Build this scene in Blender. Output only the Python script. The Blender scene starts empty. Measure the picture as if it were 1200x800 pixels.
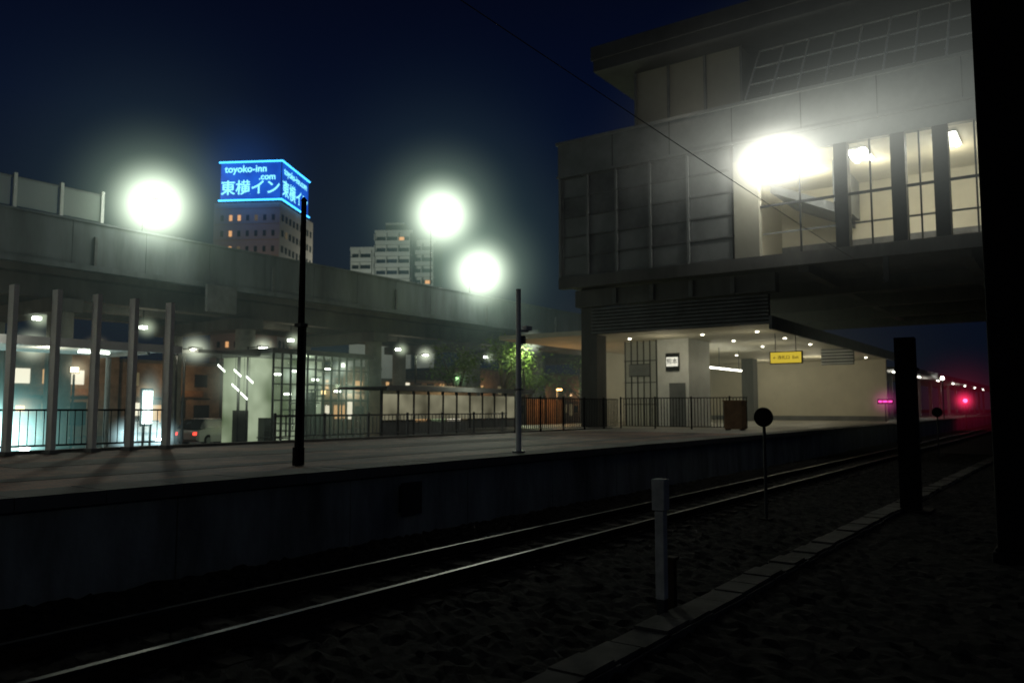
import bpy, bmesh, math, random
from mathutils import Matrix, Vector
random.seed(7)
scene = bpy.context.scene
scene.view_settings.view_transform = 'Standard'
scene.view_settings.look = 'None'
scene.view_settings.exposure = 0

# ------------------------------------------------------------------ materials
MATS = {}
def mat(name, col, rough=0.7, metal=0.0, var=0.25, scale=1.5, bump=0.15, stretch=(1, 1, 1), spec=0.4):
    if name in MATS: return MATS[name]
    m = bpy.data.materials.new(name); m.use_nodes = True
    nt = m.node_tree; b = nt.nodes['Principled BSDF']
    tc = nt.nodes.new('ShaderNodeTexCoord'); mp = nt.nodes.new('ShaderNodeMapping')
    mp.inputs['Scale'].default_value = stretch
    nz = nt.nodes.new('ShaderNodeTexNoise'); nz.inputs['Scale'].default_value = scale
    nz.inputs['Detail'].default_value = 5; nz.inputs['Roughness'].default_value = 0.65
    cr = nt.nodes.new('ShaderNodeValToRGB')
    cr.color_ramp.elements[0].position = 0.3; cr.color_ramp.elements[1].position = 0.7
    cr.color_ramp.elements[0].color = (*[c * (1 - var) for c in col], 1)
    cr.color_ramp.elements[1].color = (*[min(1, c * (1 + var)) for c in col], 1)
    nt.links.new(tc.outputs['Object'], mp.inputs[0]); nt.links.new(mp.outputs[0], nz.inputs['Vector'])
    nt.links.new(nz.outputs['Fac'], cr.inputs[0]); nt.links.new(cr.outputs[0], b.inputs['Base Color'])
    b.inputs['Roughness'].default_value = rough; b.inputs['Metallic'].default_value = metal
    b.inputs['Specular IOR Level'].default_value = spec
    if bump >= .4:
        n2 = nt.nodes.new('ShaderNodeTexNoise'); n2.inputs['Scale'].default_value = scale * 12
        bp = nt.nodes.new('ShaderNodeBump'); bp.inputs['Strength'].default_value = bump; bp.inputs['Distance'].default_value = 0.02
        nt.links.new(tc.outputs['Object'], n2.inputs['Vector'])
        nt.links.new(n2.outputs['Fac'], bp.inputs['Height']); nt.links.new(bp.outputs[0], b.inputs['Normal'])
    MATS[name] = m; return m
def emit(name, col, s):
    if name in MATS: return MATS[name]
    m = bpy.data.materials.new(name); m.use_nodes = True
    nt = m.node_tree; nt.nodes.clear()
    e = nt.nodes.new('ShaderNodeEmission'); o = nt.nodes.new('ShaderNodeOutputMaterial')
    e.inputs[0].default_value = (*col, 1); e.inputs[1].default_value = s
    nt.links.new(e.outputs[0], o.inputs[0])
    m.cycles.emission_sampling = 'NONE'
    MATS[name] = m; return m
def glow_panel(name, c1, c2, s, scale=0.8):
    if name in MATS: return MATS[name]
    m = emit(name, c1, s); nt = m.node_tree
    e = [n for n in nt.nodes if n.type == 'EMISSION'][0]
    tc = nt.nodes.new('ShaderNodeTexCoord'); nz = nt.nodes.new('ShaderNodeTexNoise'); nz.inputs['Scale'].default_value = scale
    cr = nt.nodes.new('ShaderNodeValToRGB')
    cr.color_ramp.elements[0].position = .35; cr.color_ramp.elements[1].position = .65
    cr.color_ramp.elements[0].color = (*c1, 1); cr.color_ramp.elements[1].color = (*c2, 1)
    nt.links.new(tc.outputs['Object'], nz.inputs['Vector']); nt.links.new(nz.outputs['Fac'], cr.inputs[0]); nt.links.new(cr.outputs[0], e.inputs[0])
    return m
def glass(name, col, alpha):
    if name in MATS: return MATS[name]
    m = bpy.data.materials.new(name); m.use_nodes = True
    nt = m.node_tree; nt.nodes.clear()
    o = nt.nodes.new('ShaderNodeOutputMaterial'); mx = nt.nodes.new('ShaderNodeMixShader')
    t = nt.nodes.new('ShaderNodeBsdfTransparent'); g = nt.nodes.new('ShaderNodeBsdfPrincipled')
    g.inputs['Base Color'].default_value = (*col, 1); g.inputs['Roughness'].default_value = .15
    mx.inputs[0].default_value = alpha
    nt.links.new(t.outputs[0], mx.inputs[1]); nt.links.new(g.outputs[0], mx.inputs[2]); nt.links.new(mx.outputs[0], o.inputs[0])
    MATS[name] = m; return m

CONC = mat('concrete', (.24, .235, .21), .85, scale=.6, var=.35)
CONC_D = mat('concrete_dark', (.11, .11, .105), .85, scale=.4, var=.4, stretch=(1, 1, .25))
FASCIA = mat('viaduct_concrete', (.16, .18, .19), .85, scale=.35, var=.5, stretch=(1, 1, .2))
WALLC = mat('platform_wall_concrete', (.26, .28, .26), .9, scale=1.1, var=.6, bump=.4, stretch=(1, 1, .25))
METAL_W = mat('white_paint', (.78, .79, .77), .45, var=.1)
POSTW = mat('weathered_white_paint', (.42, .42, .40), .7, var=.3, scale=5)
METAL_G = mat('grey_panel', (.20, .21, .21), .55, var=.25, scale=.5)
METAL_G2 = mat('grey_panel_weathered', (.145, .15, .152), .6, var=.35, scale=.8)
ROOFM = mat('roof_panel', (.09, .093, .095), .65, var=.3, scale=.4)
PENT = mat('penthouse_panel', (.30, .29, .24), .7, var=.12, scale=.5)
METAL_D = mat('dark_steel', (.035, .038, .04), .6, metal=.2, var=.2)
BLACK = mat('black_paint', (.010, .010, .011), .8, var=.2, spec=.1)
CREAM = mat('cream_wall', (.62, .59, .48), .7, var=.08, scale=.5)
RAILM = mat('rail_steel', (.075, .07, .065), .48, metal=1.0, var=.6, scale=3)
RUST = mat('rusty_steel', (.03, .022, .016), .9, metal=0, var=.4, scale=4, spec=.1)
SLEEP = mat('sleeper_concrete', (.035, .032, .029), .95, var=.4, scale=3, spec=.1)
WOOD = mat('brown_wood', (.22, .12, .06), .7, var=.3, scale=3)
ASPH = mat('asphalt', (.05, .05, .05), .8, var=.3, scale=3)
GROUND = mat('earth', (.025, .023, .02), .95, var=.4, scale=.5, spec=.1)
FLOORT = mat('platform_floor', (.30, .29, .26), .6, var=.35, scale=.7)
GLASS = glass('clear_glass', (.55, .6, .6), .12)
GLASSD = mat('dark_window_glass', (.02, .025, .03), .2, var=.2)
FROST = glass('frosted_glass', (.6, .65, .62), .45)

# ------------------------------------------------------------------ builder
class O:
    def __init__(s, name, M=None): s.name = name; s.parts = {}; s.M = M; s.kids = []
    def _p(s, part): return s.parts.setdefault(part, ([], [], [], []))
    def add(s, part, vs, fs, m):
        V, F, MI, ML = s._p(part); n = len(V); V.extend(vs)
        if m not in ML: ML.append(m)
        k = ML.index(m)
        for f in fs: F.append([n + i for i in f]); MI.append(k)
    def box(s, part, x0, x1, y0, y1, z0, z1, m):
        if x0 > x1: x0, x1 = x1, x0
        if y0 > y1: y0, y1 = y1, y0
        if z0 > z1: z0, z1 = z1, z0
        vs = [(x0,y0,z0),(x1,y0,z0),(x1,y1,z0),(x0,y1,z0),(x0,y0,z1),(x1,y0,z1),(x1,y1,z1),(x0,y1,z1)]
        s.add(part, vs, [(0,3,2,1),(4,5,6,7),(0,1,5,4),(1,2,6,5),(2,3,7,6),(3,0,4,7)], m)
    def cyl(s, part, p0, p1, r0, m, r1=None, n=12):
        r1 = r0 if r1 is None else r1
        p0 = Vector(p0); p1 = Vector(p1); d = (p1 - p0).normalized()
        a = d.orthogonal().normalized(); b = d.cross(a)
        vs = []
        for p, r in ((p0, r0), (p1, r1)):
            for i in range(n):
                t = 2 * math.pi * i / n; vs.append(tuple(p + a * math.cos(t) * r + b * math.sin(t) * r))
        fs = [(i, (i + 1) % n, n + (i + 1) % n, n + i) for i in range(n)]
        fs.append(tuple(range(n))[::-1]); fs.append(tuple(range(n, 2 * n)))
        s.add(part, vs, fs, m)
    def ball(s, part, c, r, m, n=2, sz=1.0):
        bm = bmesh.new(); bmesh.ops.create_icosphere(bm, subdivisions=n, radius=1.0)
        vs = [(c[0] + v.co.x * r, c[1] + v.co.y * r, c[2] + v.co.z * r * sz) for v in bm.verts]
        fs = [[v.index for v in f.verts] for f in bm.faces]; bm.free(); s.add(part, vs, fs, m)
    def done(s, smooth=False, bevel=0):
        obs = []
        for pn, (V, F, MI, ML) in s.parts.items():
            me = bpy.data.meshes.new(pn); me.from_pydata(V, [], F)
            for m in ML: me.materials.append(m)
            me.polygons.foreach_set('material_index', MI)
            if smooth: me.polygons.foreach_set('use_smooth', [True] * len(F))
            me.update()
            o = bpy.data.objects.new(pn, me); scene.collection.objects.link(o); obs.append(o)
            if bevel:
                bm = o.modifiers.new('bevel', 'BEVEL'); bm.width = bevel; bm.segments = 2; bm.limit_method = 'ANGLE'
        if len(obs) == 1 and not s.kids:
            obs[0].name = s.name; root = obs[0]
        elif len(obs) == 0 and len(s.kids) == 1:
            root = s.kids[0]; root.name = s.name
        else:
            root = bpy.data.objects.new(s.name, None); scene.collection.objects.link(root)
            for o in obs + s.kids: o.parent = root
        if s.M is not None: root.matrix_world = s.M
        return root
    def text(s, body, loc, rot, size, m, part='lettering', bold=0.0):
        c = bpy.data.curves.new(part, 'FONT'); c.body = body; c.size = size; c.extrude = .01
        c.align_x = 'CENTER'; c.align_y = 'CENTER'; c.offset = bold
        c.materials.append(m)
        o = bpy.data.objects.new(part, c); scene.collection.objects.link(o)
        o.location = loc; o.rotation_euler = rot; s.kids.append(o)
    def light(s, loc, power, col=(1, .95, .85), r=.12, part='light'):
        l = bpy.data.lights.new(part, 'POINT'); l.energy = power; l.color = col; l.shadow_soft_size = r
        o = bpy.data.objects.new(part, l); scene.collection.objects.link(o); o.location = loc; s.kids.append(o)
    def spot(s, loc, target, power, col, ang):
        l = bpy.data.lights.new('light', 'SPOT'); l.energy = power; l.color = col; l.shadow_soft_size = .25
        l.spot_size = math.radians(ang); l.spot_blend = 1.0
        o = bpy.data.objects.new('light', l); scene.collection.objects.link(o); o.location = loc
        o.rotation_euler = (Vector(target) - Vector(loc)).to_track_quat('-Z', 'Y').to_euler(); s.kids.append(o)
    def mist(s, loc, sg, peak, col, sc=(1, 1, 1)):
        """glow and haze painted into the air (emissive volume with gaussian density)"""
        R = sg * 2.3
        m = bpy.data.materials.new('painted_glow'); m.use_nodes = True; nt = m.node_tree; nt.nodes.clear()
        out = nt.nodes.new('ShaderNodeOutputMaterial'); e = nt.nodes.new('ShaderNodeEmission')
        tc = nt.nodes.new('ShaderNodeTexCoord'); ln = nt.nodes.new('ShaderNodeVectorMath'); ln.operation = 'DOT_PRODUCT'
        nt.links.new(tc.outputs['Object'], ln.inputs[0]); nt.links.new(tc.outputs['Object'], ln.inputs[1]); prev = ln.outputs['Value']
        for op, v in (('MULTIPLY', -1 / sg ** 2), ('EXPONENT', None), ('SUBTRACT', math.exp(-5.1)), ('MAXIMUM', 0), ('MULTIPLY', peak / (sg * 1.772))):
            n = nt.nodes.new('ShaderNodeMath'); n.operation = op; nt.links.new(prev, n.inputs[0])
            if v is not None: n.inputs[1].default_value = v
            prev = n.outputs[0]
        nt.links.new(prev, e.inputs[1]); e.inputs[0].default_value = (*col, 1)
        nt.links.new(e.outputs[0], out.inputs['Volume'])
        m.cycles.emission_sampling = 'NONE'
        b = O('tmp'); b.ball('painted_glow', (0, 0, 0), R, m, 3); o = b.done(True); o.name = 'painted_glow'
        o.location = loc; o.scale = sc; s.kids.append(o)

# ------------------------------------------------------------------ world + camera
w = bpy.data.worlds.new('World'); scene.world = w; w.use_nodes = True
nt = w.node_tree; bg = nt.nodes['Background']
tc = nt.nodes.new('ShaderNodeTexCoord'); sp = nt.nodes.new('ShaderNodeSeparateXYZ'); cr = nt.nodes.new('ShaderNodeValToRGB')
nt.links.new(tc.outputs['Generated'], sp.inputs[0]); nt.links.new(sp.outputs['Z'], cr.inputs[0]); nt.links.new(cr.outputs[0], bg.inputs[0])
el = cr.color_ramp.elements
el[0].position = 0; el[0].color = (.0026, .0040, .0080, 1)
el[1].position = .5; el[1].color = (.0010, .0021, .0080, 1)
e = el.new(.16); e.color = (.0018, .0040, .0125, 1)
e = el.new(.33); e.color = (.0013, .0038, .0165, 1)
bg.inputs[1].default_value = 1.0

cam_d = bpy.data.cameras.new('camera'); cam = bpy.data.objects.new('camera', cam_d); scene.collection.objects.link(cam)
cam_d.sensor_width = 36; cam_d.lens = 28; cam_d.clip_end = 3000; cam_d.clip_start = .05
cam.location = (0, 0, 2.215)
cam.rotation_euler = (math.radians(90 + 4.78), 0, math.radians(-90 + 35.3))
cam_d.dof.use_dof = True; cam_d.dof.focus_distance = 9.5; cam_d.dof.aperture_fstop = 1.3
scene.camera = cam

# ------------------------------------------------------------------ ground, plaza
g = O('ground'); g.add('g', [(-900,-900,-.02),(1500,-900,-.02),(1500,1500,-.02),(-900,1500,-.02)], [(0,1,2,3)], GROUND); g.done()
BAL = mat('ballast_stone', (.020, .019, .018), .97, var=.6, scale=9, bump=1.0, spec=.08)
b = O('ballast_bed'); nx, ny = 460, 110
vs = []
for i in range(nx + 1):
    x = -3 + 45 * (i / nx) ** 1.35
    for j in range(ny + 1):
        y = -2.5 + 11.9 * j / ny
        base = .07 + .05 * math.exp(-((y - 6.73) / 1.5) ** 4) + .05 * math.exp(-((y + .0) / 1.5) ** 4)
        vs.append((x + random.uniform(-.02, .02), y + random.uniform(-.03, .03), base + random.uniform(-.03, .03)))
fs = [(i*(ny+1)+j, (i+1)*(ny+1)+j, (i+1)*(ny+1)+j+1, i*(ny+1)+j+1) for i in range(nx) for j in range(ny)]
b.add('b', vs, fs, BAL)
b.box('b', 42, 260, -2.5, 9.4, -.01, .12, BAL); b.done()
p = O('plaza_road'); p.box('p', -60, 200, 18.45, 140, -.01, .2, ASPH); p.done()
mk = O('road_marking')
for k in range(12): mk.box('m', -8 + k * 6, -5 + k * 6, 31.0, 31.15, .204, .206, METAL_W)
mk.box('m', -20, 70, 27.2, 27.32, .204, .206, METAL_W); mk.done()

# ------------------------------------------------------------------ railway track
def track(yc, x0=-12, x1=240):
    t = O('railway_track')
    for y in (yc - .565, yc + .565):
        t.box('rails', x0, x1, y - .065, y + .065, .13, .145, RUST)
        t.box('rails', x0, x1, y - .012, y + .012, .145, .245, RUST)
        t.box('rails', x0, x1, y - .034, y + .034, .245, .285, RAILM)
    x = x0
    while x < min(x1, 130):
        t.box('sleepers', x, x + .24, yc - 1.0, yc + 1.0, .0, .13, SLEEP)
        for y in (yc - .565, yc + .565):
            t.box('clips', x + .06, x + .18, y - .14, y - .068, .131, .165, RUST)
            t.box('clips', x + .06, x + .18, y + .068, y + .14, .131, .165, RUST)
        x += .62
    t.done()
track(6.75); track(-1.7)
TRO = mat('trough_concrete', (.065, .063, .057), .9, var=.6, scale=1.6, spec=.15)
c = O('cable_trough'); x = 1.0
while x < 60:
    y = 3.36 - .0022 * max(0, x - 6) ** 1.5
    hh = .15 + random.uniform(-.015, .015); dy = random.uniform(-.02, .02)
    c.box('lids', x, x + random.uniform(.475, .488), y - .17 + dy, y + .17 + dy, hh - .05, hh, TRO)
    c.box('channel', x, x + .5, y - .215, y - .195, .0, hh - .03, TRO)
    c.box('channel', x, x + .5, y + .195, y + .215, .0, hh - .03, TRO)
    x += .5
c.done()

# ------------------------------------------------------------------ platform
BR = bpy.data.materials.new('red_pavers'); BR.use_nodes = True
nt = BR.node_tree; pb = nt.nodes['Principled BSDF']
tc = nt.nodes.new('ShaderNodeTexCoord'); bt = nt.nodes.new('ShaderNodeTexBrick'); bt.inputs['Scale'].default_value = 2.4
bt.inputs['Color1'].default_value = (.25, .125, .09, 1); bt.inputs['Color2'].default_value = (.17, .095, .075, 1); bt.inputs['Mortar'].default_value = (.09, .08, .07, 1)
bt.inputs['Mortar Size'].default_value = .02
nz = nt.nodes.new('ShaderNodeTexNoise'); nz.inputs['Scale'].default_value = .45; nz.inputs['Detail'].default_value = 9; nz.inputs['Roughness'].default_value = .75
cr = nt.nodes.new('ShaderNodeValToRGB'); cr.color_ramp.elements[0].position = .43; cr.color_ramp.elements[1].position = .58
cr.color_ramp.elements[0].color = (.22, .24, .26, 1); cr.color_ramp.elements[1].color = (1.2, 1.15, 1.1, 1)
mx = nt.nodes.new('ShaderNodeMixRGB'); mx.blend_type = 'MULTIPLY'; mx.inputs[0].default_value = 1
nt.links.new(tc.outputs['Object'], bt.inputs['Vector']); nt.links.new(tc.outputs['Object'], nz.inputs['Vector'])
nt.links.new(nz.outputs['Fac'], cr.inputs[0]); nt.links.new(bt.outputs['Color'], mx.inputs[1]); nt.links.new(cr.outputs[0], mx.inputs[2])
nt.links.new(mx.outputs[0], pb.inputs['Base Color']); pb.inputs['Roughness'].default_value = .75

pl = O('station_platform')
PZ = 1.255
x = -12
while x < 180:
    pl.box('retaining_wall', x + .012, x + 2.988, 9.52 + random.uniform(0, .01), 9.8, -.02, 1.09 , WALLC); x += 3.0
pl.box('core', -12, 180, 9.60, 18.2, -.02, 1.08, CONC_D)
x = -12
while x < 180:
    pl.box('coping', x + .006, x + .994, 9.40, 10.25, 1.10, PZ + random.uniform(-.004, .004), CONC_D); x += 1.0
pl.box('paving', -12, 30, 10.255, 18.2, 1.085, PZ - .01, BR)
pl.box('floor', 30.003, 180, 10.255, 26, 1.085, PZ - .006, FLOORT)
pl.box('kerb', -12, 34, 18.2, 18.4, .0, PZ + .06, CONC)
pl.box('patch', -12, 29, 11.5, 12.0, PZ - .0098, PZ - .005, ASPH)
pl.box('patch', 6, 22, 14.0, 15.3, PZ - .0098, PZ - .0055, CONC_D)
pl.done()
d = O('wall_junction_box'); d.box('b', 10.1, 10.5, 9.42, 9.518, .45, .9, METAL_D); d.box('b', 10.05, 10.55, 9.39, 9.42, .4, .95, METAL_D); d.done()

# ------------------------------------------------------------------ lamps
HG = (.86, 1, .78)
def halo(o, x, y, z, k, c=HG):  # lamp bloom put in as nested self-glowing balls
    o.mist((x, y, z), .62 * k, 2.6, c)
    o.mist((x, y, z), 1.15 * k, .42, (.62, .85, .62))
    o.mist((x, y, z), 2.6 * k, .030, (.45, .85, .80))
o = O('added_fill_lamp')                             # unseen lamp added left of frame to light fins, poles and paving
o.cyl('post', (-1, 15.5, PZ), (-1, 15.5, 7.1), .05, BLACK, .04); o.cyl('head', (-1, 15.5, 7.2), (-1, 15.5, 7.4), .26, METAL_D, .1, 16)
o.ball('bulb', (-1, 15.5, 7.14), .22, emit('lamp_white', (1, 1, .90), 30), 3, .6); o.light((-1, 15.5, 6.6), 230, (.95, 1, .8), .15); o.done()
o = O('added_fill_lamp')                             # unseen lamp added behind the viewer to brighten the platform wall
o.cyl('post', (-7, -5.5, 0), (-7, -5.5, 6.6), .07, METAL_D); o.box('head', -7.3, -6.2, -5.65, -5.35, 6.6, 6.75, METAL_D)
o.light((-6.6, -5.5, 6.45), 110, (.9, 1, .95), .2); o.done()

o = O('utility_pole'); o.cyl('post', (9.0, 10.8, PZ), (9.0, 10.8, 5.8), .072, BLACK, .045); o.cyl('base', (9.0, 10.8, PZ), (9.0, 10.8, PZ + .3), .1, BLACK)
o.box('clamp', 8.92, 9.08, 10.72, 10.88, 3.6, 3.66, METAL_D); o.box('conduit', 9.07, 9.1, 10.78, 10.82, PZ, 3.6, METAL_D); o.cyl('cap', (9, 10.8, 5.8), (9, 10.8, 5.86), .06, METAL_D, .02); o.done()
o = O('camera_pole'); X, Y = 14.3, 9.95
o.cyl('post', (X, Y, PZ), (X, Y, 4.83), .065, METAL_W, .055); o.cyl('base', (X, Y, PZ), (X, Y, PZ + .04), .14, METAL_G)
o.box('arm', X, X + .35, Y - .03, Y + .01, 3.9, 3.94, METAL_W); o.box('camera', X + .2, X + .42, Y - .08, Y + .05, 3.94, 4.03, METAL_W)
o.box('cabinet', X + .07, X + .17, Y - .08, Y + .08, 3.62, 3.8, METAL_G); o.box('bands', X - .075, X + .075, Y - .075, Y + .075, 2.6, 2.64, METAL_G)
o.done()

f = O('fin_screen')
for i, X in enumerate((5.65, 6.5, 7.36, 8.22, 9.08, 9.94, 10.84)):
    f.box('fins', X - .05, X + .05, 17.68, 17.92, PZ, 4.75, METAL_W)
    f.box('shoes', X - .1, X + .1, 17.6, 18.0, PZ, PZ + .08, METAL_G)
f.box('rails', 5.2, 10.9, 17.93, 17.97, PZ + .9, PZ + .94, METAL_D)
f.box('rails', 5.2, 10.9, 17.93, 17.97, PZ + .15, PZ + .19, METAL_D)
x = 5.25
while x < 10.85: f.box('bars', x, x + .014, 17.94, 17.954, PZ + .19, PZ + .9, METAL_D); x += .16
f.done()

def fence(name, p0, p1, z, h, m, step=.14, bar=.012, post=1.8):
    o = O(name); p0 = Vector((*p0, 0)); p1 = Vector((*p1, 0)); L = (p1 - p0).length; d = (p1 - p0) / L
    o.M = Matrix.Translation((p0.x, p0.y, z)) @ Matrix.Rotation(math.atan2(d.y, d.x), 4, 'Z')
    o.box('rails', 0, L, -.02, .02, h - .04, h, m); o.box('rails', 0, L, -.015, .015, .1, .13, m)
    t = 0
    while t < L: o.box('bars', t, t + bar * 2, -bar, bar, .13, h - .04, m); t += step
    t = 0
    while t <= L + .01: o.box('posts', t - .03, t + .03, -.03, .03, 0, h + .05, m); t += post
    o.done()
fence('metal_fence', (14.4, 18.3), (25.5, 18.3), PZ + .05, .72, METAL_G2, .18, .009)
fence('black_railing', (25.8, 18.1), (34.4, 18.1), PZ, 1.4, BLACK, .15, .014)
fence('black_railing', (34.5, 18.0), (34.5, 11.8), PZ, 1.45, BLACK, .15, .014)
o = O('wooden_box'); o.box('body', 34.2, 34.8, 11.95, 12.75, PZ + .05, PZ + 1.25, WOOD); o.box('lid', 34.15, 34.85, 11.9, 12.8, PZ + 1.25, PZ + 1.3, WOOD)
for y in (12.0, 12.65): o.box('feet', 34.25, 34.75, y, y + .08, PZ, PZ + .05, BLACK)
o.done()

# ------------------------------------------------------------------ trackside items
o = O('marker_post'); o.box('shaft', 7.61, 7.71, 3.50, 3.60, .28, 1.17, POSTW); o.box('stub', 7.615, 7.705, 3.505, 3.595, 0, .28, METAL_D)
o.box('cap', 7.59, 7.73, 3.48, 3.62, 1.17, 1.49, POSTW); o.done(bevel=.01)
o = O('short_post'); o.box('p', 7.95, 8.03, 3.55, 3.63, 0, .62, RUST); o.box('p', 7.93, 8.05, 3.53, 3.65, .62, .65, RUST); o.done()
for X, Y, R in ((15.5, 5.0, .175), (39, 5.0, .2)):
    o = O('round_trackside_sign'); o.cyl('disc', (X, Y, 2.04), (X + .02, Y, 2.04), R, BLACK, n=28); o.cyl('rim', (X + .02, Y, 2.04), (X + .03, Y, 2.04), R + .015, METAL_D, n=28)
    o.cyl('post', (X + .05, Y, 0), (X + .05, Y, 2.1), .03, METAL_D); o.box('foot', X - .05, X + .15, Y - .1, Y + .1, 0, .1, GROUND); o.done()
o = O('catenary_mast'); X, Y, a, h = 18.6, 2.92, .17, 3.7
o.box('shaft', X - a, X + a, Y - a, Y + a, 0, h, BLACK); o.box('flange', X - a - .03, X - a, Y - a - .03, Y + a + .03, 0, h, BLACK)
o.box('footing', X - a - .2, X + a + .2, Y - a - .2, Y + a + .2, 0, .12, GROUND)
for z in (1.5, 3.0): o.box('bands', X - a - .05, X + a + .02, Y - a - .04, Y + a + .04, z, z + .06, BLACK)
o.done()
o = O('window_edge_block'); o.box('shaft', 13, 13.8, .36, 1.0, 0, 9.4, BLACK); o.box('footing', 12.9, 13.9, .3, 1.06, 0, .25, BLACK)  # dark block added where the train's window frame cuts the view
o.box('base_plate', 12.95, 13.85, .33, 1.03, .25, .3, BLACK); o.done(bevel=.03)
o = O('overhead_wire')
P = [Vector((-10, 5.9, 7.35)).lerp(Vector((33.9, 5.9, 7.25)), i / 12) - Vector((0, 0, .6 * (i / 12) * (1 - i / 12))) for i in range(13)]
for a_, b_ in zip(P[:-1], P[1:]): o.cyl('wire', a_, b_, .008, METAL_G2, n=6)
o.box('anchor', 33.8, 33.95, 5.8, 6.0, 7.15, 8.2, METAL_D)
o.done()
o = O('trackside_plate'); o.box('p', 10.4, 11.0, 7.6, 7.95, .12, .15, METAL_G2); o.box('p', 10.45, 10.6, 7.65, 7.9, .15, .2, METAL_D); o.done()

# ------------------------------------------------------------------ viaduct
v = O('railway_viaduct')
VY = 42; x = -40
while x < 190:
    v.box('parapet', x + .015, x + 3.985, VY, VY + .25, 9.65, 11.9, FASCIA); x += 4
v.box('coping', -40, 190, VY - .08, VY + .33, 11.9, 12.02, FASCIA)
v.box('parapet_back', -40, 190, VY + 11, VY + 11.25, 9.65, 11.9, FASCIA)
v.box('deck', -40, 190, VY + .25, VY + 11, 9.0, 9.7, CONC_D)
v.box('ledge', -40, 190, VY - .25, VY + .25, 9.35, 9.645, FASCIA)
for y in (VY + 1.0, VY + 5, VY + 9.2): v.box('girders', -40, 190, y, y + .9, 7.9, 8.995, CONC_D)
for k in range(-6, 14):
    X = 31.6 + 11.4 * k
    v.box('crossheads', X - .75, X + .75, VY + .5, VY + 10.6, 7.2, 7.895, CONC_D)
    for y in (VY + 1.3, VY + 9.4):
        v.cyl('columns', (X, y, .2), (X, y, 7.2), .62, CONC, n=20)
    v.box('downpipes', X + .9, X + 1.05, VY - .12, VY - .003, 9.65, 11.2, METAL_G2)
v.box('cable_box', 27.6, 29.6, VY - .5, VY - .26, 7.9, 9.5, METAL_G2)
for X in (10.8, 12.9, 15.0, 17.2, 19.4, 21.5):
    v.box('screen_posts', X - .08, X + .08, VY + .02, VY + .2, 12.02, 13.75, METAL_W)
for X in (10.8, 12.9, 15.0, 17.2, 19.4):
    v.box('screen_glass', X + .1, X + 2.0, VY + .08, VY + .12, 12.1, 13.5, FROST)
    v.box('screen_rail', X, X + 2.1, VY + .06, VY + .14, 13.5, 13.58, METAL_G)
LW = emit('tube_white', (.9, 1, .85), 9)
for X in (4, 9, 14, 20, 26, 37, 48, 60):
    y = VY + 3.5
    v.cyl('lamp_globes', (X, y, 6.95), (X, y, 7.1), .22, LW, n=14); v.cyl('lamp_hangers', (X, y, 7.105), (X, y, 7.25), .26, METAL_D, .1)
    v.box('lamp_rods', X - .02, X + .02, y - .02, y + .02, 7.25, 8.99, METAL_D)
    if X in (4, 14, 26, 37, 48, 60): v.light((X, y, 6.7), 50, (1, .93, .62), .2)
    v.mist((X, y - .4, 7.0), .38, .5, (.85, 1, .7))
def flood(x, y, z, k, spot):
    v.cyl('flood_masts', (x, 42.12, 12.02), (x, 42.12, z + .1), .04, METAL_D, .03)
    v.cyl('flood_brackets', (x, 42.12, z + .1), (x, y, z + .12), .04, METAL_D)
    v.ball('flood_bulbs', (x, y, z), .4, emit('lamp_white', (1, 1, .90), 30), 3, .6)
    v.cyl('flood_hoods', (x, y, z + .18), (x, y, z + .42), .5, METAL_D, .2, 16)
    halo(v, x, y, z, k)
    v.spot((x, y - 1.2, z - .4), *spot)
FC = (.95, 1, .82)
flood(23.8, 41.0, 13.35, 2.15, ((8, 13, 1), 1100, FC, 60)); v.light((23.8, 39.5, 13.2), 110, FC, .3)
flood(48.1, 41.0, 17.65, 2.75, ((20, 12, 1), 2600, FC, 55))
flood(53.2, 41.0, 13.7, 2.65, ((26, 13, 1), 2200, FC, 55)); v.light((50.5, 38.2, 14.5), 230, FC, .3)
v.done()

SL = emit('small_lamp', (1, 1, .85), 14)
def street_lamp(x, y, h, power, col=(1, .92, .66), sg=.35, peak=.8):
    o = O('street_lamp'); o.cyl('post', (x, y, .2), (x, y, h), .06, METAL_D, .045)
    dx = .9
    o.cyl('arm', (x, y, h - .05), (x + dx, y, h + .05), .03, METAL_D, n=8)
    o.box('head', x + dx - .3, x + dx + .3, y - .12, y + .12, h + .02, h + .12, METAL_D)
    o.box('lens', x + dx - .2, x + dx + .2, y - .09, y + .09, h - .03, h + .018, SL)
    o.mist((x + dx, y, h), sg, peak, (.9, 1, .75))
    o.light((x, y, h - .3), power, col, .15); o.done()
street_lamp(20.5, 33, 4.9, 90, sg=.42)
street_lamp(25.0, 34, 5.3, 70)
street_lamp(13.5, 33, 4.6, 90, sg=.4)
street_lamp(9.5, 32, 4.3, 60, sg=.35)
street_lamp(37.5, 34, 5.6, 90, (.9, 1, .65))
street_lamp(45.8, 31.4, 6.8, 480, (.80, 1, .40), sg=.5)
street_lamp(60, 34, 6.5, 80, (.9, 1, .7))

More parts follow.
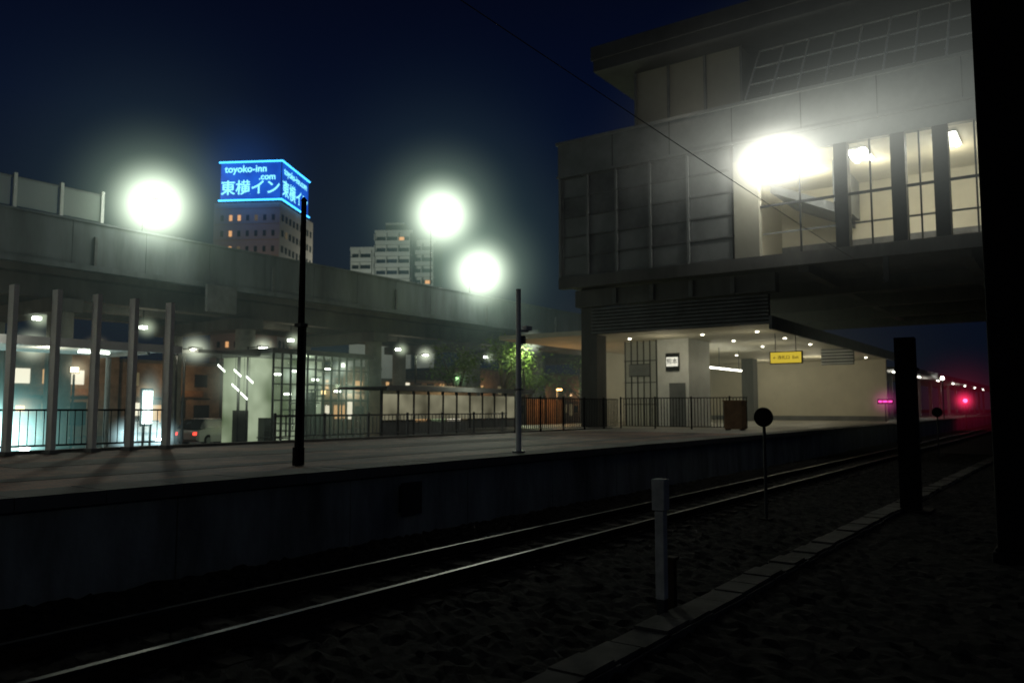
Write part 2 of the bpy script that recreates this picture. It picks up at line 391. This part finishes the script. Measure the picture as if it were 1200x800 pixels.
# ------------------------------------------------------------------ shops behind viaduct
random.seed(3)
WD = emit('window_dim', (.5, .40, .20), .2)
WINW = [emit('window_warm', (1, .58, .24), .6), emit('window_green', (.7, .95, .5), .4), emit('window_white', (1, .93, .7), .9), WD, GLASSD, GLASSD, WD, GLASSD, emit('window_warm', (1, .58, .24), .6)]
SHOPW = mat('shop_wall', (.22, .16, .11), .8, var=.3)
X = -10
while X < 120:
    W = random.uniform(8, 14); H = random.uniform(5.0, 7.0)
    s = O('shop_building'); s.box('walls', X, X + W - .3, 58.2, 68, .2, H, SHOPW); s.box('roof', X - .1, X + W - .2, 58.0, 68.2, H, H + .25, CONC_D)
    xx = X + .6
    while xx < X + W - 2:
        ww = random.uniform(.4, 1.6)
        s.box('windows', xx, xx + ww, 58.12, 58.19, random.uniform(.9, 1.8), random.uniform(2.4, 2.9), random.choice(WINW))
        s.box('window_frames', xx - .06, xx + ww + .06, 58.1, 58.15, 2.9, 3.0, METAL_D)
        if random.random() < .6: s.box('upper_windows', xx, xx + ww * .8, 58.12, 58.19, 3.9, 4.9, random.choice(WINW))
        xx += ww + random.uniform(.3, 1.0)
    s.box('signboard', X + 1, X + W - 2, 57.9, 57.99, 3.1, 3.6, random.choice([METAL_W, WD, WOOD]))
    s.light((X + W * random.uniform(.3, .7), 56.5, 4.0), 60, (1, .62, .30), .2)
    s.done(); X += W

# ------------------------------------------------------------------ bus canopy (left)
o = O('bus_stop_canopy')
o.box('roof', -6, 15.3, 24.5, 29, 4.12, 4.2, METAL_W); o.box('fascia', -6, 15.35, 24.42, 24.49, 4.02, 4.28, METAL_W)
for x in (-5, -.5, 4, 8.5, 14.5): o.cyl('posts', (x, 27.5, .2), (x, 27.5, 3.97), .09, METAL_G); o.box('brackets', x - .05, x + .05, 25, 28.6, 3.98, 4.118, METAL_G)
for x in (2, 6, 10, 13.5): o.box('tubes', x - .5, x + .5, 26.5, 26.6, 4.02, 4.08, LW)
o.light((6, 26.5, 3.8), 30, (1, .9, .65)); o.light((12, 26.5, 3.8), 30, (1, .9, .65)); o.light((9, 23.6, 4.6), 30, (1, 1, .85)); o.done()
o = O('information_board'); o.box('panel', 17.3, 17.65, 30, 30.1, 1.6, 2.9, emit('board_white', (.75, 1, .95), 5)); o.box('frame', 17.22, 17.73, 30.11, 30.16, 1.5, 3.0, METAL_D)
o.box('legs', 17.3, 17.36, 30.03, 30.1, .2, 1.6, METAL_D); o.box('legs', 17.6, 17.66, 30.03, 30.1, .2, 1.6, METAL_D); o.mist((17.48, 29.9, 2.25), .45, .8, (.6, 1, .95), (.7, .7, 1.8)); o.done()
k = 0
for (X, Y, Z, col, nm) in ((12.2, 33, 2.6, (1, .25, .1), 'shop_sign'), (10.6, 34, 3.6, (.2, 1, .6), 'shop_sign'), (17.5, 36, 3.9, (1, .9, .6), 'shop_sign'), (13.6, 36, 4.4, (1, .8, .5), 'shop_sign'), (18.8, 37, 4.9, (1, .85, .5), 'shop_sign'), (16.2, 38, 2.2, (1, .45, .15), 'shop_sign'), (22.5, 39, 3.0, (1, .6, .25), 'shop_sign'), (33.5, 38, 3.2, (1, .7, .3), 'shop_sign'), (36, 39, 5.0, (.9, 1, .8), 'shop_sign'), (46.5, 38, 4.4, (.5, 1, .4), 'shop_sign')):
    k += 1
    o = O(nm); o.cyl('post', (X, Y + .06, .2), (X, Y + .06, Z - .2), .05, METAL_D); o.box('case', X - .22, X + .22, Y + .02, Y + .12, Z - .16, Z + .16, METAL_D)
    o.box('face', X - .18, X + .18, Y - .0, Y + .018, Z - .12, Z + .12, emit('sign_%d' % k, col, 2.5)); o.mist((X, Y - .2, Z), .36, .35, col); o.done()

# ------------------------------------------------------------------ glazed stair hall
o = O('glass_stair_hall')
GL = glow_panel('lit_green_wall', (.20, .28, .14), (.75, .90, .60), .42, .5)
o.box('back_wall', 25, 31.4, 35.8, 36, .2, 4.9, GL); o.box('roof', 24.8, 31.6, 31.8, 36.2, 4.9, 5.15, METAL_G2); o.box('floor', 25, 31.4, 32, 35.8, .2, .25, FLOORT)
for i in range(13): X = 25 + i * .533; o.box('mullions', X - .04, X + .04, 31.95, 32.03, .2, 4.9, METAL_D)
for z in (1.8, 2.6, 3.4, 4.2): o.box('transoms', 25, 31.4, 31.97, 32.02, z - .03, z + .03, METAL_D)
o.box('glazing', 25, 31.4, 31.9, 31.92, .2, 4.9, GLASS)
for i in range(12): o.box('steps', 26 + i * .4, 26.45 + i * .4, 33, 35, .3 + i * .36, .36 + i * .36, METAL_D)
for k in range(12): o.box('balusters', 26.2 + k * .4, 26.24 + k * .4, 32.9, 32.94, .4 + k * .36, min(4.88, 1.4 + k * .36), METAL_D)
for (x, z) in ((25.4, 1.2), (27.0, .8), (29.8, 2.2), (30.6, 1.0)): o.box('ticket_machines', x, x + .6, 35.2, 35.7, .25, z + .9, METAL_D)
for k, (x0, z0) in enumerate(((26.2, 3.9), (27.4, 4.1), (28.7, 3.7), (29.6, 4.3), (26.9, 2.9), (30.3, 3.1))): o.box('ceiling_lamps', x0, x0 + .4, 33.4, 33.5, z0, z0 + .08, LW); o.mist((x0 + .2, 32.5, z0), .35, .5, (.8, 1, .8))
o.light((28, 33.2, 4.4), 80, (.8, 1, .65)); o.light((30, 30.9, 3.4), 30, (.8, 1, .65)); o.mist((28.5, 31.5, 3.2), 2.3, .06, (.6, 1, .65), (1.2, .6, .9)); o.done()
o = O('station_entrance_canopy'); SP = emit('strip', (.9, 1, .85), 4)
o.box('roof', 21.3, 24.7, 32.6, 35.5, 4.75, 4.9, METAL_G2)
for x in (21.5, 24.5): o.cyl('posts', (x, 34, .2), (x, 34, 4.75), .07, METAL_D)
for k, (x0, z0) in enumerate(((22.6, 4.2), (23.5, 4.0), (24.2, 3.7), (23.4, 3.3), (23.9, 2.9))):
    o.add('light_strips', [(x0, 33, z0), (x0 + .4, 33, z0 - .30), (x0 + .4, 33, z0 - .2), (x0, 33, z0 + .10)], [(0, 1, 2, 3)], SP)
    o.cyl('hangers', (x0 + .2, 33.02, z0 - .1), (x0 + .2, 33.02, 4.75), .012, METAL_D, n=6)
o.mist((23.6, 32.6, 3.5), .9, .25, (.85, 1, .75)); o.done()

# ------------------------------------------------------------------ waiting shelter
o = O('waiting_shelter')
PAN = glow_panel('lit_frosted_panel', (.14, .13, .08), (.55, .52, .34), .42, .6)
o.box('roof', 23.9, 34.6, 23.2, 26.2, 3.02, 3.12, METAL_D); o.box('roof_edge', 23.85, 34.65, 23.1, 23.19, 2.95, 3.16, METAL_G)
n = 10
for i in range(n + 1):
    X = 24.4 + i; o.box('posts', X - .04, X + .04, 24, 24.1, .2, 3.02, METAL_D)
    if i < n:
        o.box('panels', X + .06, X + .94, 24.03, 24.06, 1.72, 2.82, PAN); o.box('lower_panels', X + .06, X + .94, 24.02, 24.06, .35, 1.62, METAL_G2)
o.box('rails', 24.4, 34.4, 23.98, 24.0, 1.63, 1.69, METAL_D)
o.box('bench', 25, 33.6, 25, 25.45, .6, .66, WOOD)
for x in (25.5, 29, 33): o.box('bench_legs', x, x + .08, 25.05, 25.4, .2, .6, METAL_D)
o.light((29, 22.3, 3.4), 25, (.95, 1, .75)); o.done()
o = O('kiosk'); o.box('walls', 36, 42.5, 33, 37, .2, 3.4, SHOPW); o.box('roof', 35.7, 42.8, 32.5, 37.3, 3.4, 3.6, METAL_G2)
for i in range(4): o.box('openings', 36.3 + i * 1.55, 37.6 + i * 1.55, 32.93, 32.98, 1.2, 2.8, WINW[i % 4])
o.light((39, 31.5, 3.2), 70, (1, .85, .5)); o.done()

o = O('wooden_slat_gate'); x = 39.7
while x < 43.9: o.box('slats', x, x + .12, 27, 27.05, .9, 2.75, WOOD); x += .18
o.box('rails', 39.6, 44, 27.055, 27.1, 1.1, 1.2, METAL_D); o.box('rails', 39.6, 44, 27.055, 27.1, 2.5, 2.6, METAL_D)
for x in (39.55, 41.7, 43.9): o.box('posts', x, x + .15, 27.0, 27.15, .2, 3.0, METAL_D)
o.box('lamp', 41.6, 41.9, 25.9, 26.1, 3.3, 3.4, emit('lamp_orange', (1, .5, .15), 8)); o.cyl('lamp_post', (41.75, 26.2, .2), (41.75, 26.2, 3.4), .04, METAL_D)
o.light((41.75, 25.8, 3.1), 75, (1, .5, .18)); o.done()

# ------------------------------------------------------------------ cars
def car(x, y, ang, col):
    pm = mat('car_paint_%d' % int(col[0] * 1000), col, .3, .2, .05)
    M = Matrix.Translation((x, y, .2)) @ Matrix.Rotation(ang, 4, 'Z'); o = O('parked_car', M)
    st = [(-2.15, .38, .72, .70), (-2.0, .25, .86, .80), (-1.2, .22, .95, .84), (.9, .22, .93, .84), (1.7, .23, .80, .80), (2.1, .32, .62, .70)]
    vs = []
    for (X, zb, zt, hw) in st: vs += [(X, -hw, zb), (X, -hw, (zb + zt) / 2), (X, -hw * .93, zt), (X, hw * .93, zt), (X, hw, (zb + zt) / 2), (X, hw, zb)]
    fs = []
    for i in range(len(st) - 1):
        for j in range(6): a = i * 6 + j; b_ = i * 6 + (j + 1) % 6; fs.append((a, b_, b_ + 6, a + 6))
    fs += [(0, 1, 2, 3, 4, 5)[::-1], tuple(range(30, 36))]
    o.add('body', vs, fs, pm)
    c4 = [(-1.95, .93, .74), (-1.45, 1.42, .60), (.25, 1.44, .60), (1.15, .92, .74)]
    vs = []
    for (X, z, hw) in c4: vs += [(X, -hw, z), (X, hw, z)]
    o.add('cabin', vs, [(0, 2, 3, 1), (4, 6, 7, 5), (0, 6, 4, 2), (1, 3, 5, 7)], GLASSD); o.add('roof', [(-1.5, -.61, 1.44), (.28, -.61, 1.46), (.28, .61, 1.46), (-1.5, .61, 1.44)], [(0, 1, 2, 3)], pm)
    for X in (-1.35, 1.35):
        for s_ in (-1, 1):
            o.cyl('wheels', (X, s_ * .62, .31), (X, s_ * .84, .31), .31, BLACK, n=20); o.cyl('hubs', (X, s_ * .84, .31), (X, s_ * .855, .31), .17, METAL_G, n=12)
    for s_ in (-1, 1):
        o.box('headlights', 2.02, 2.13, s_ * .62 - .14, s_ * .62 + .14, .55, .68, emit('headlight', (.75, 1, 1), 25)); o.box('tail_lights', -2.16, -2.05, s_ * .6 - .1, s_ * .6 + .1, .6, .75, emit('tail', (1, .05, .03), 3))
        o.box('mirrors', .75, .9, s_ * .92 - .08, s_ * .92 + .08, .9, 1.02, pm)
    o.box('number_plate', 2.1, 2.14, -.18, .18, .38, .5, METAL_W)
    return o
a = math.atan2(-.85, -.5)
o = car(20.6, 35.6, a, (.5, .5, .52)); o.mist((2.4, .62, .8), .45, 1.6, (.6, .95, 1)); o.mist((2.4, -.62, .8), .45, 1.6, (.6, .95, 1)); o.done()
o = car(13.3, 31.6, a, (.08, .08, .1)); o.mist((2.4, 0, 1.0), .85, 3.2, (.55, 1, .95)); o.mist((2.6, 0, 1.1), 1.9, .30, (.30, .85, .80)); o.light((3.0, 0, .9), 30, (.7, 1, 1)); o.done()
car(26.5, 39, 0.3, (.4, .4, .4)).done(); car(9.5, 40.0, 3.0, (.3, .05, .04)).done()

# ------------------------------------------------------------------ trees
LEAF = mat('leaf', (.10, .16, .035), .6, var=.4, scale=6)
BARK = mat('bark', (.10, .08, .06), .9, var=.3)
def tree(x, y, h, cr_, n=2200):
    o = O('tree'); o.cyl('trunk', (x, y, .2), (x, y, h * .5), .16, BARK, .1)
    cl = []
    for i in range(9):
        t = random.uniform(0, 6.28); rr = random.uniform(.3, 1) * cr_; z = h * random.uniform(.55, .95)
        c_ = Vector((x + rr * math.cos(t), y + rr * math.sin(t), z)); cl.append((c_, random.uniform(.35, .6) * cr_))
        o.cyl('limbs', (x, y, h * random.uniform(.35, .5)), c_, .07, BARK, .02, 6)
    vs = []; fs = []
    for i in range(n):
        c_, r_ = random.choice(cl); p_ = c_ + Vector((random.gauss(0, 1), random.gauss(0, 1), random.gauss(0, .75))) * r_ * .6
        u = Vector((random.gauss(0, 1), random.gauss(0, 1), random.gauss(0, 1))).normalized(); w2 = u.orthogonal().normalized(); s_ = random.uniform(.07, .14)
        k = len(vs); vs += [tuple(p_ - u * s_), tuple(p_ + w2 * s_ * .5), tuple(p_ + u * s_), tuple(p_ - w2 * s_ * .5)]; fs.append((k, k+1, k+2, k+3))
    o.add('leaves', vs, fs, LEAF); o.done()
tree(46.2, 33.5, 7.2, 2.2); tree(50.0, 34, 6.4, 1.9); tree(43.5, 35.5, 6.6, 1.7); tree(16, 55.5, 5.5, 1.6, 900); tree(62, 36, 7, 2.2, 1200)

# ------------------------------------------------------------------ station building (bridge over the tracks)
s = O('station_building'); X0 = 34.0
s.box('bridge_floor', X0, 62, -14, 21.1, 8.35, 8.65, CONC_D)
s.box('upper_band', X0 - .05, X0 + .35, -14, 21.15, 13.95, 15.6, METAL_G)
s.box('band_trim', X0 - .12, X0 - .055, -14, 21.2, 13.88, 14.0, METAL_G); s.box('band_trim', X0 - .14, X0 + .35, -14, 21.25, 15.605, 15.75, METAL_G)
for y in range(-12, 21, 3): s.box('band_joints', X0 - .06, X0 - .051, y, y + .03, 14.01, 15.6, METAL_D)
s.box('window_head', X0 - .02, X0 + .33, -14, 12.0, 13.1, 13.87, METAL_G)
s.box('side_wall', X0 + .02, 62, 20.9, 21.1, 8.66, 15.6, METAL_G2); s.box('flat_roof', X0 + .36, 62, -14, 20.89, 15.2, 15.5, CONC_D)
s.box('sill_beam', X0 - .1, X0 + .3, -14, 21.12, 8.2, 8.75, CONC_D)
ys = [21.1, 19.5, 17.9, 16.1, 14.2, 12.05]
for a_, b_ in zip(ys[:-1], ys[1:]):
    for k in range(5):
        z0 = 8.8 + k * 1.01
        s.box('wall_panels', X0 + .08 + random.uniform(0, .02), X0 + .2, b_ + .1, a_ - .1, z0 + .05, z0 + .96, random.choice([METAL_G, METAL_G2, METAL_G2]))
    s.box('panel_mullions', X0 - .03, X0 + .2, a_ - .07, a_ + .04, 8.76, 13.87, METAL_G)
for k in range(6): s.box('panel_rails', X0 + .02, X0 + .2, 12.1, 21.0, 8.76 + k * 1.01, 8.83 + k * 1.01, METAL_G2)
s.box('panel_back', X0 + .21, X0 + .3, 12.05, 21.05, 8.76, 13.9, CONC_D)
s.box('white_pier', X0 - .06, X0 + .32, 10.9, 12.0, 8.76, 13.09, PENT)
for y in (7.5, 5.35, 3.85, 1.5, -1, -4): s.box('window_columns', X0 - .05, X0 + .5, y - .26, y + .26, 8.76, 13.09, METAL_D)
s.box('transom', X0 + .1, X0 + .2, -14, 10.89, 10.9, 11.0, METAL_D)
for y in (9.2, 6.4, 4.6, 2.7): s.box('mullions', X0 + .1, X0 + .2, y - .03, y + .03, 8.76, 13.09, METAL_D)
s.box('handrail', X0 + .4, X0 + .45, -14, 10.89, 9.75, 9.82, METAL_G)
s.box('room_back', 41, 41.2, -14, 12, 8.66, 13.2, CREAM); s.box('room_end', X0 + .35, 41, 12.0, 12.02, 8.66, 13.2, CREAM); s.box('room_ceiling', X0 + .35, 41, -14, 12, 13.2, 13.3, CREAM); s.box('room_floor', X0 + .31, 41, -14, 12, 8.655, 8.68, FLOORT)
s.box('room_dado', 40.95, 40.99, -14, 12, 8.7, 10.4, METAL_G2)
s.box('stair_soffit', 36.5, 40.9, 8.2, 8.4, 11.3, 13.19, METAL_G)
s.add('stair_roof', [(36.6, 11.2, 12.6), (36.6, 8.4, 11.3), (36.6, 8.4, 10.9), (36.6, 11.2, 12.2), (40.8, 11.2, 12.6), (40.8, 8.4, 11.3), (40.8, 8.4, 10.9), (40.8, 11.2, 12.2)], [(0,1,2,3),(4,7,6,5),(0,4,5,1),(3,2,6,7)], METAL_G)
TUBE = emit('tube_bright', (1, 1, .9), 22)
for y in (7.2, 3.85):
    for dy in (-.28, .28): s.box('ceiling_tubes', 35.3, 37.2, y + dy - .07, y + dy + .07, 13.08, 13.14, TUBE)
    s.box('tube_tray', 35.2, 37.3, y - .45, y + .45, 13.145, 13.18, METAL_W)
for y, P in ((9.5, 90), (6.8, 65), (3.8, 60), (0, 40)): s.light((37.6, y, 12.4), P, (1, .92, .66), .3)
s.box('floodlight', X0 - .75, X0 - .25, 9.5, 10.4, 12.65, 12.85, METAL_D); s.box('floodlight_lens', X0 - .72, X0 - .28, 9.55, 10.35, 12.58, 12.648, emit('flood', (1, 1, .9), 40)); s.box('flood_arm', X0 - .3, X0 - .06, 9.9, 10.0, 12.86, 12.95, METAL_D)
s.light((X0 - 1.0, 9.95, 12.4), 140, (1, .98, .85), .2)
s.mist((X0 - .8, 9.95, 12.6), .85, 3.0, (1, 1, .86), (1, 1.5, 1)); s.mist((X0 - .9, 8.4, 13.0), 1.9, .45, (.9, .92, .80), (1, 2.2, .8))
s.mist((X0 - 2.5, 5.5, 12.8), 4.0, .15, (.8, .88, .8), (.8, 1.5, .8))
s.box('penthouse', 36, 58, 12.2, 17.7, 15.52, 19.3, PENT)
for y in (12.2, 14.0, 15.9, 17.7): s.box('penthouse_ribs', 35.9, 35.995, y - .06, y + .06, 15.76, 19.3, METAL_G2)
s.light((33.2, 14.5, 16.6), 18, (1, .9, .7), .3)
s.box('upper_wall', 37.5, 58, -14, 12.15, 15.52, 19.3, ROOFM)
s.box('upper_roof', 34.6, 60, -14, 19.4, 19.32, 20.5, ROOFM); s.box('upper_roof_edge', 34.5, 34.595, -14, 19.5, 19.9, 20.6, ROOFM)
def lerp3(a, b, t): return tuple(a[i] + (b[i] - a[i]) * t for i in range(3))
for i in range(11):
    y = 11.6 - i * 1.15; s.cyl('skylight_bars', (34.5, y, 15.9), (36.9, y, 19.2), .05, METAL_W, n=6)
for t in (0, .33, .66, 1): pz = lerp3((34.5, 0, 15.9), (36.9, 0, 19.2), t); s.cyl('skylight_bars', (pz[0], 11.6, pz[2]), (pz[0], .1, pz[2]), .04, METAL_W, n=6)
s.add('skylight_glass', [(34.55, 11.6, 15.9), (34.55, .1, 15.9), (36.95, .1, 19.2), (36.95, 11.6, 19.2)], [(0, 1, 2, 3)], GLASSD)
for (x, y) in ((36, 20.3), (48, 20.3), (60, 20.3), (48, 1.5), (60, 1.5)): s.box('columns', x - .5, x + .5, y - .45, y + .45, PZ if y > 5 else 0, 8.34, CONC_D)
s.box('edge_beam', 35, 35.6, 10.6, 20.8, 7.35, 8.19, CONC_D)
for y in (12.5, 14.5, 16.5, 18.5): s.box('beam_brackets', 34.9, 34.995, y - .1, y + .1, 7.4, 8.15, METAL_G2)
for x in (40, 46, 52, 58): s.box('cross_beams', x, x + .5, -14, 20.5, 7.7, 8.34, CONC_D)
for y in (-3, 3, 9): s.box('long_beams', 34.4, 61, y, y + .4, 7.95, 8.33, CONC_D)
z = 5.98
while z < 7.25: s.box('louvre_fascia', 35.2, 35.35, 11.0, 20.0, z, z + .09, METAL_G2); z += .17
s.box('louvre_back', 35.36, 35.5, 11.0, 20.0, 5.95, 7.3, METAL_D)
s.box('lower_ceiling', 35.51, 67, 11.0, 26, 5.95, 6.2, CREAM); s.box('lower_edge', 35.2, 67, 10.85, 10.99, 5.7, 6.3, METAL_G2)
s.box('end_wall', 66, 66.3, 11.8, 27, PZ, 5.94, CREAM); s.box('end_wall_skirting', 65.94, 65.995, 11.8, 27, PZ, PZ + .35, METAL_G2)
s.box('back_wall', 46, 66, 25.7, 25.9, PZ, 5.94, CREAM)
s.box('lift_shaft', 40, 43, 16.8, 18.6, PZ, 5.94, METAL_W); s.box('lift_door', 39.93, 39.995, 17.0, 17.9, PZ, PZ + 2.3, METAL_G2)
for i in range(6): y = 18.7 + i * .38; s.box('glass_screen_posts', 40.1, 40.16, y, y + .05, PZ, 5.94, METAL_D)
for z in (2.4, 3.6, 4.8): s.box('glass_screen_posts', 40.11, 40.15, 18.7, 20.7, z, z + .05, METAL_D)
s.box('glass_screen', 40.2, 40.22, 18.62, 20.7, PZ, 5.9, FROST)
for i in range(6):
    s.add('stair', [(41 + i*.01, 19 + i * .3, 1.3), (44 + i*.01, 19 + i * .3, 4.2), (44 + i*.01, 19.08 + i * .3, 4.3), (41 + i*.01, 19.08 + i * .3, 1.4)], [(0, 1, 2, 3)], METAL_W)
DL = emit('downlight', (1, .95, .75), 8)
for x in (38.5, 43, 48, 55, 63):
    for y in (12.6, 15.4, 19.5): s.cyl('downlights', (x, y, 5.90), (x, y, 5.945), .08, DL, n=12)
for (x, y, P) in ((38.5, 13, 16), (46, 14.5, 28), (53, 15, 26), (60, 15.5, 85), (62.5, 20, 50), (50, 21, 44), (38.2, 17.3, 26)): s.light((x, y, 4.7), P, (1, .91, .66), .3)
s.box('tube_light', 43.5, 51.4, 17.9, 18.0, 4.62, 4.7, emit('tube2', (1, 1, .85), 9))
for x in (44, 47.5, 51): s.box('tube_hangers', x, x + .03, 17.94, 17.97, 4.7, 5.94, METAL_D)
for x in (46, 49, 52): s.box('left_tubes', x, x + 1.8, 26.6, 26.7, 5.5, 5.56, emit('tube2', (1, 1, .85), 9))
s.box('left_soffit', 44, 66, 26.02, 29, 5.95, 6.2, METAL_G2)
s.box('vent_louvre', 52, 52.2, 11.1, 13.0, 4.9, 5.9, METAL_G)
for k in range(5): s.box('vent_slats', 51.9, 51.99, 11.1, 13.0, 4.95 + k * .19, 5.03 + k * .19, METAL_W)
s.mist((42, 17, 4.5), 6, .03, (.9, 1, .75), (1, 1.2, .6))
s.done()

o = O('hanging_direction_sign'); o.box('panel', 40, 40.12, 10.95, 12.45, 4.45, 4.98, emit('yellow_lit', (.9, .66, .06), .6)); o.box('frame', 40.02, 40.14, 10.9, 12.5, 4.4, 5.03, METAL_D)
for y in (11.2, 12.2): o.box('rods', 40.06, 40.09, y, y + .03, 5.03, 5.94, METAL_D)
o.text('← 改札口  Exit', (39.985, 11.7, 4.71), (math.pi / 2, 0, -math.pi / 2), .2, BLACK); o.done()
o = O('station_name_sign'); o.box('panel', 39.85, 39.92, 17.3, 18.05, 4.2, 5.15, BLACK); o.box('face', 39.84, 39.849, 17.34, 18.01, 4.45, 4.95, emit('sign_white', (1, .97, .8), .8))
o.text('熊本', (39.83, 17.68, 4.7), (math.pi / 2, 0, -math.pi / 2), .32, BLACK); o.done()
o = O('timetable_board'); o.box('panel', 39.98, 40.05, 19.1, 20.3, 4.0, 4.6, METAL_G); o.box('frame', 40.055, 40.09, 19.05, 20.35, 3.95, 4.65, METAL_D); o.done()

o = O('platform_canopy'); o.box('roof', 67.1, 170, 10.8, 17, 5.2, 5.4, METAL_G2); o.box('fascia', 67.1, 170, 10.7, 10.79, 5.0, 5.5, METAL_G2)
for x in range(72, 170, 8): o.box('posts', x - .12, x + .12, 13.8, 14.1, PZ, 5.2, METAL_G)
for x in range(68, 150, 12): o.box('tubes', x, x + 1.2, 11.6, 11.7, 5.0, 5.06, emit('tube2', (1, 1, .85), 9))
for x in (72, 90, 115): o.light((x, 12.5, 4.7), 40, (1, .95, .8), .3)
o.done()
o = O('led_departure_display'); o.box('case', 60, 60.15, 10.35, 11.35, 2.5, 2.85, BLACK); PK = emit('pink_led', (1, .05, .35), 2.5)
for a_, b_ in ((10.42, 10.65), (10.72, 11.0), (11.06, 11.27)): o.box('characters', 59.985, 59.999, a_, b_, 2.62, 2.73, PK)
o.box('post', 60.05, 60.12, 10.82, 10.9, PZ, 2.5, METAL_D); o.mist((59.9, 10.85, 2.67), .6, .25, (1, .1, .45)); o.done()
o = O('railway_signal'); o.cyl('post', (90, 9.0, 0), (90, 9.0, 3.6), .07, METAL_D); o.box('backboard', 89.85, 89.95, 8.7, 9.3, 2.4, 3.7, BLACK)
o.cyl('red_lens', (89.8, 9.0, 2.95), (89.849, 9.0, 2.95), .2, emit('red_lamp', (1, .03, .08), 12), n=16); o.cyl('dark_lens', (89.8, 9.0, 3.4), (89.849, 9.0, 3.4), .12, BLACK, n=16)
o.mist((89.0, 9.0, 2.95), .6, 1.2, (1, .03, .12)); o.mist((87, 9.0, 2.95), 2.6, .06, (1, .03, .12)); o.light((89.3, 9, 2.95), 10, (1, .05, .1)); o.done()
o = O('platform_edge_lamp'); o.cyl('post', (84, 10.2, PZ), (84, 10.2, 4.9), .05, METAL_D); o.ball('globe', (84, 10.2, 5.0), .15, emit('lamp_white', (1, 1, .88), 30), 2); o.done()

# ------------------------------------------------------------------ hotel with blue rooftop sign
az = math.radians(29.5)
M = Matrix.Translation((96.7, 122.9, 0)) @ Matrix.Rotation(az, 4, 'Z')
h = O('hotel_building', M); HW = mat('hotel_wall', (.26, .21, .18), .8, var=.15, scale=.2)
h.box('walls', 0, 18, 0, 13.2, 0, 41.6, HW)
BLU = glow_panel('blue_sign_face', (.004, .055, .42), (.008, .10, .62), 1.0, .25)
h.box('sign_box', -.2, 14.2, -.2, 12.0, 41.9, 49.6, METAL_D)
h.box('sign_front', -.26, -.205, -.1, 11.9, 42.1, 49.4, BLU); h.box('sign_side', 0, 14.1, -.26, -.205, 42.1, 49.4, BLU)
NEO = emit('neon_blue', (.05, .42, 1), 3.2)
for z in (42.0, 49.5): h.cyl('neon_tubes', (-.45, -.45, z), (-.45, 12.2, z), .17, NEO, n=8); h.cyl('neon_tubes', (-.45, -.45, z), (14.4, -.45, z), .17, NEO, n=8)
TX = emit('sign_text', (.25, .85, 1), 1.6)
rf = (math.pi / 2, 0, -math.pi / 2)
h.text('東横イン', (-.3, 5.9, 44.3), rf, 3.0, TX, bold=.03); h.text('toyoko-inn', (-.3, 6.9, 48.1), rf, 1.9, TX, bold=.03); h.text('.com', (-.3, 2.6, 46.5), rf, 1.7, TX, bold=.03)
rs = (math.pi / 2, 0, 0)
h.text('東横イン', (7, -.3, 44.3), rs, 3.4, TX, bold=.03); h.text('toyoko-inn.com', (7, -.3, 47.9), rs, 1.9, TX, bold=.03)
random.seed(11); ww1 = emit('hotel_window_warm', (1, .5, .2), .7); ww2 = emit('hotel_window_dim', (.6, .45, .25), .12)
for fl in range(13):
    z = 1.5 + fl * 3.05
    for k in range(7):
        y = 1.0 + k * 1.7; q = random.random(); c_ = GLASSD
        if k == 5 and q < .7: c_ = ww1
        elif q < .07: c_ = ww1
        elif q < .25: c_ = ww2
        h.box('front_windows', -.06, -.003, y, y + .6, z, z + 1.1, c_)
    for k in range(9):
        x = 1.0 + k * 1.9; q = random.random()
        h.box('side_windows', x, x + .9, -.06, -.003, z, z + 1.3, ww2 if q < .15 else GLASSD)
    h.box('floor_bands', -.1, -.003, 0, 13.2, z + 2.4, z + 2.6, HW)
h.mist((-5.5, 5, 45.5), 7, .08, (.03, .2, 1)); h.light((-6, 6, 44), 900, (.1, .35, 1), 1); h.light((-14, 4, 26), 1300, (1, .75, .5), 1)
h.done()

azb = math.radians(32); M = Matrix.Translation((149.2, 135, 0)) @ Matrix.Rotation(azb, 4, 'Z')
h = O('apartment_building', M); AW = mat('apartment_wall', (.5, .5, .47), .8, var=.1, scale=.2)
def block(x0, x1, y0, y1, H):
    h.box('walls', x0, x1, y0, y1, 0, H, AW); h.box('parapets', x0 - .15, x1, y0 - .15, y1 + .1, H, H + .9, AW)
    z = H - 2.9
    while z > 20:
        h.box('balconies', x0 - 1.1, x0 - .01, y0 + .3, y1 - .3, z - .1, z + .95, AW); h.box('recess', x0 - .05, x0 - .005, y0 + .4, y1 - .4, z + .95, z + 2.1, GLASSD)
        y = y0 + .3
        while y < y1: h.box('fins', x0 - 1.12, x0 - .02, y, y + .2, z + .95, z + 2.6, AW); y += 3.0
        if random.random() < .3:
            yy = random.uniform(y0 + 1, y1 - 2.5); h.box('lit_windows', x0 - .09, x0 - .052, yy, yy + 1.2, z + 1.0, z + 2.0, ww1)
        z -= 2.9
block(0, 14, 1.5, 11, 46.5); block(-1, 10, 11.1, 17, 42); block(3, 16, -4, 1.4, 44.5)
h.box('roof_tower', 3, 9, 4, 9, 47.4, 50, AW)
h.light((-26, 8, 30), 7500, (.85, .95, .8), 2); h.done()
o = O('added_haze_glow'); o.mist((30, 34, 4), 10, .008, (.70, .9, .85), (3.0, 1.2, .9)); o.done()  # self-glowing haze added over the plaza to lift the dark tones
print('objects', len(bpy.data.objects))
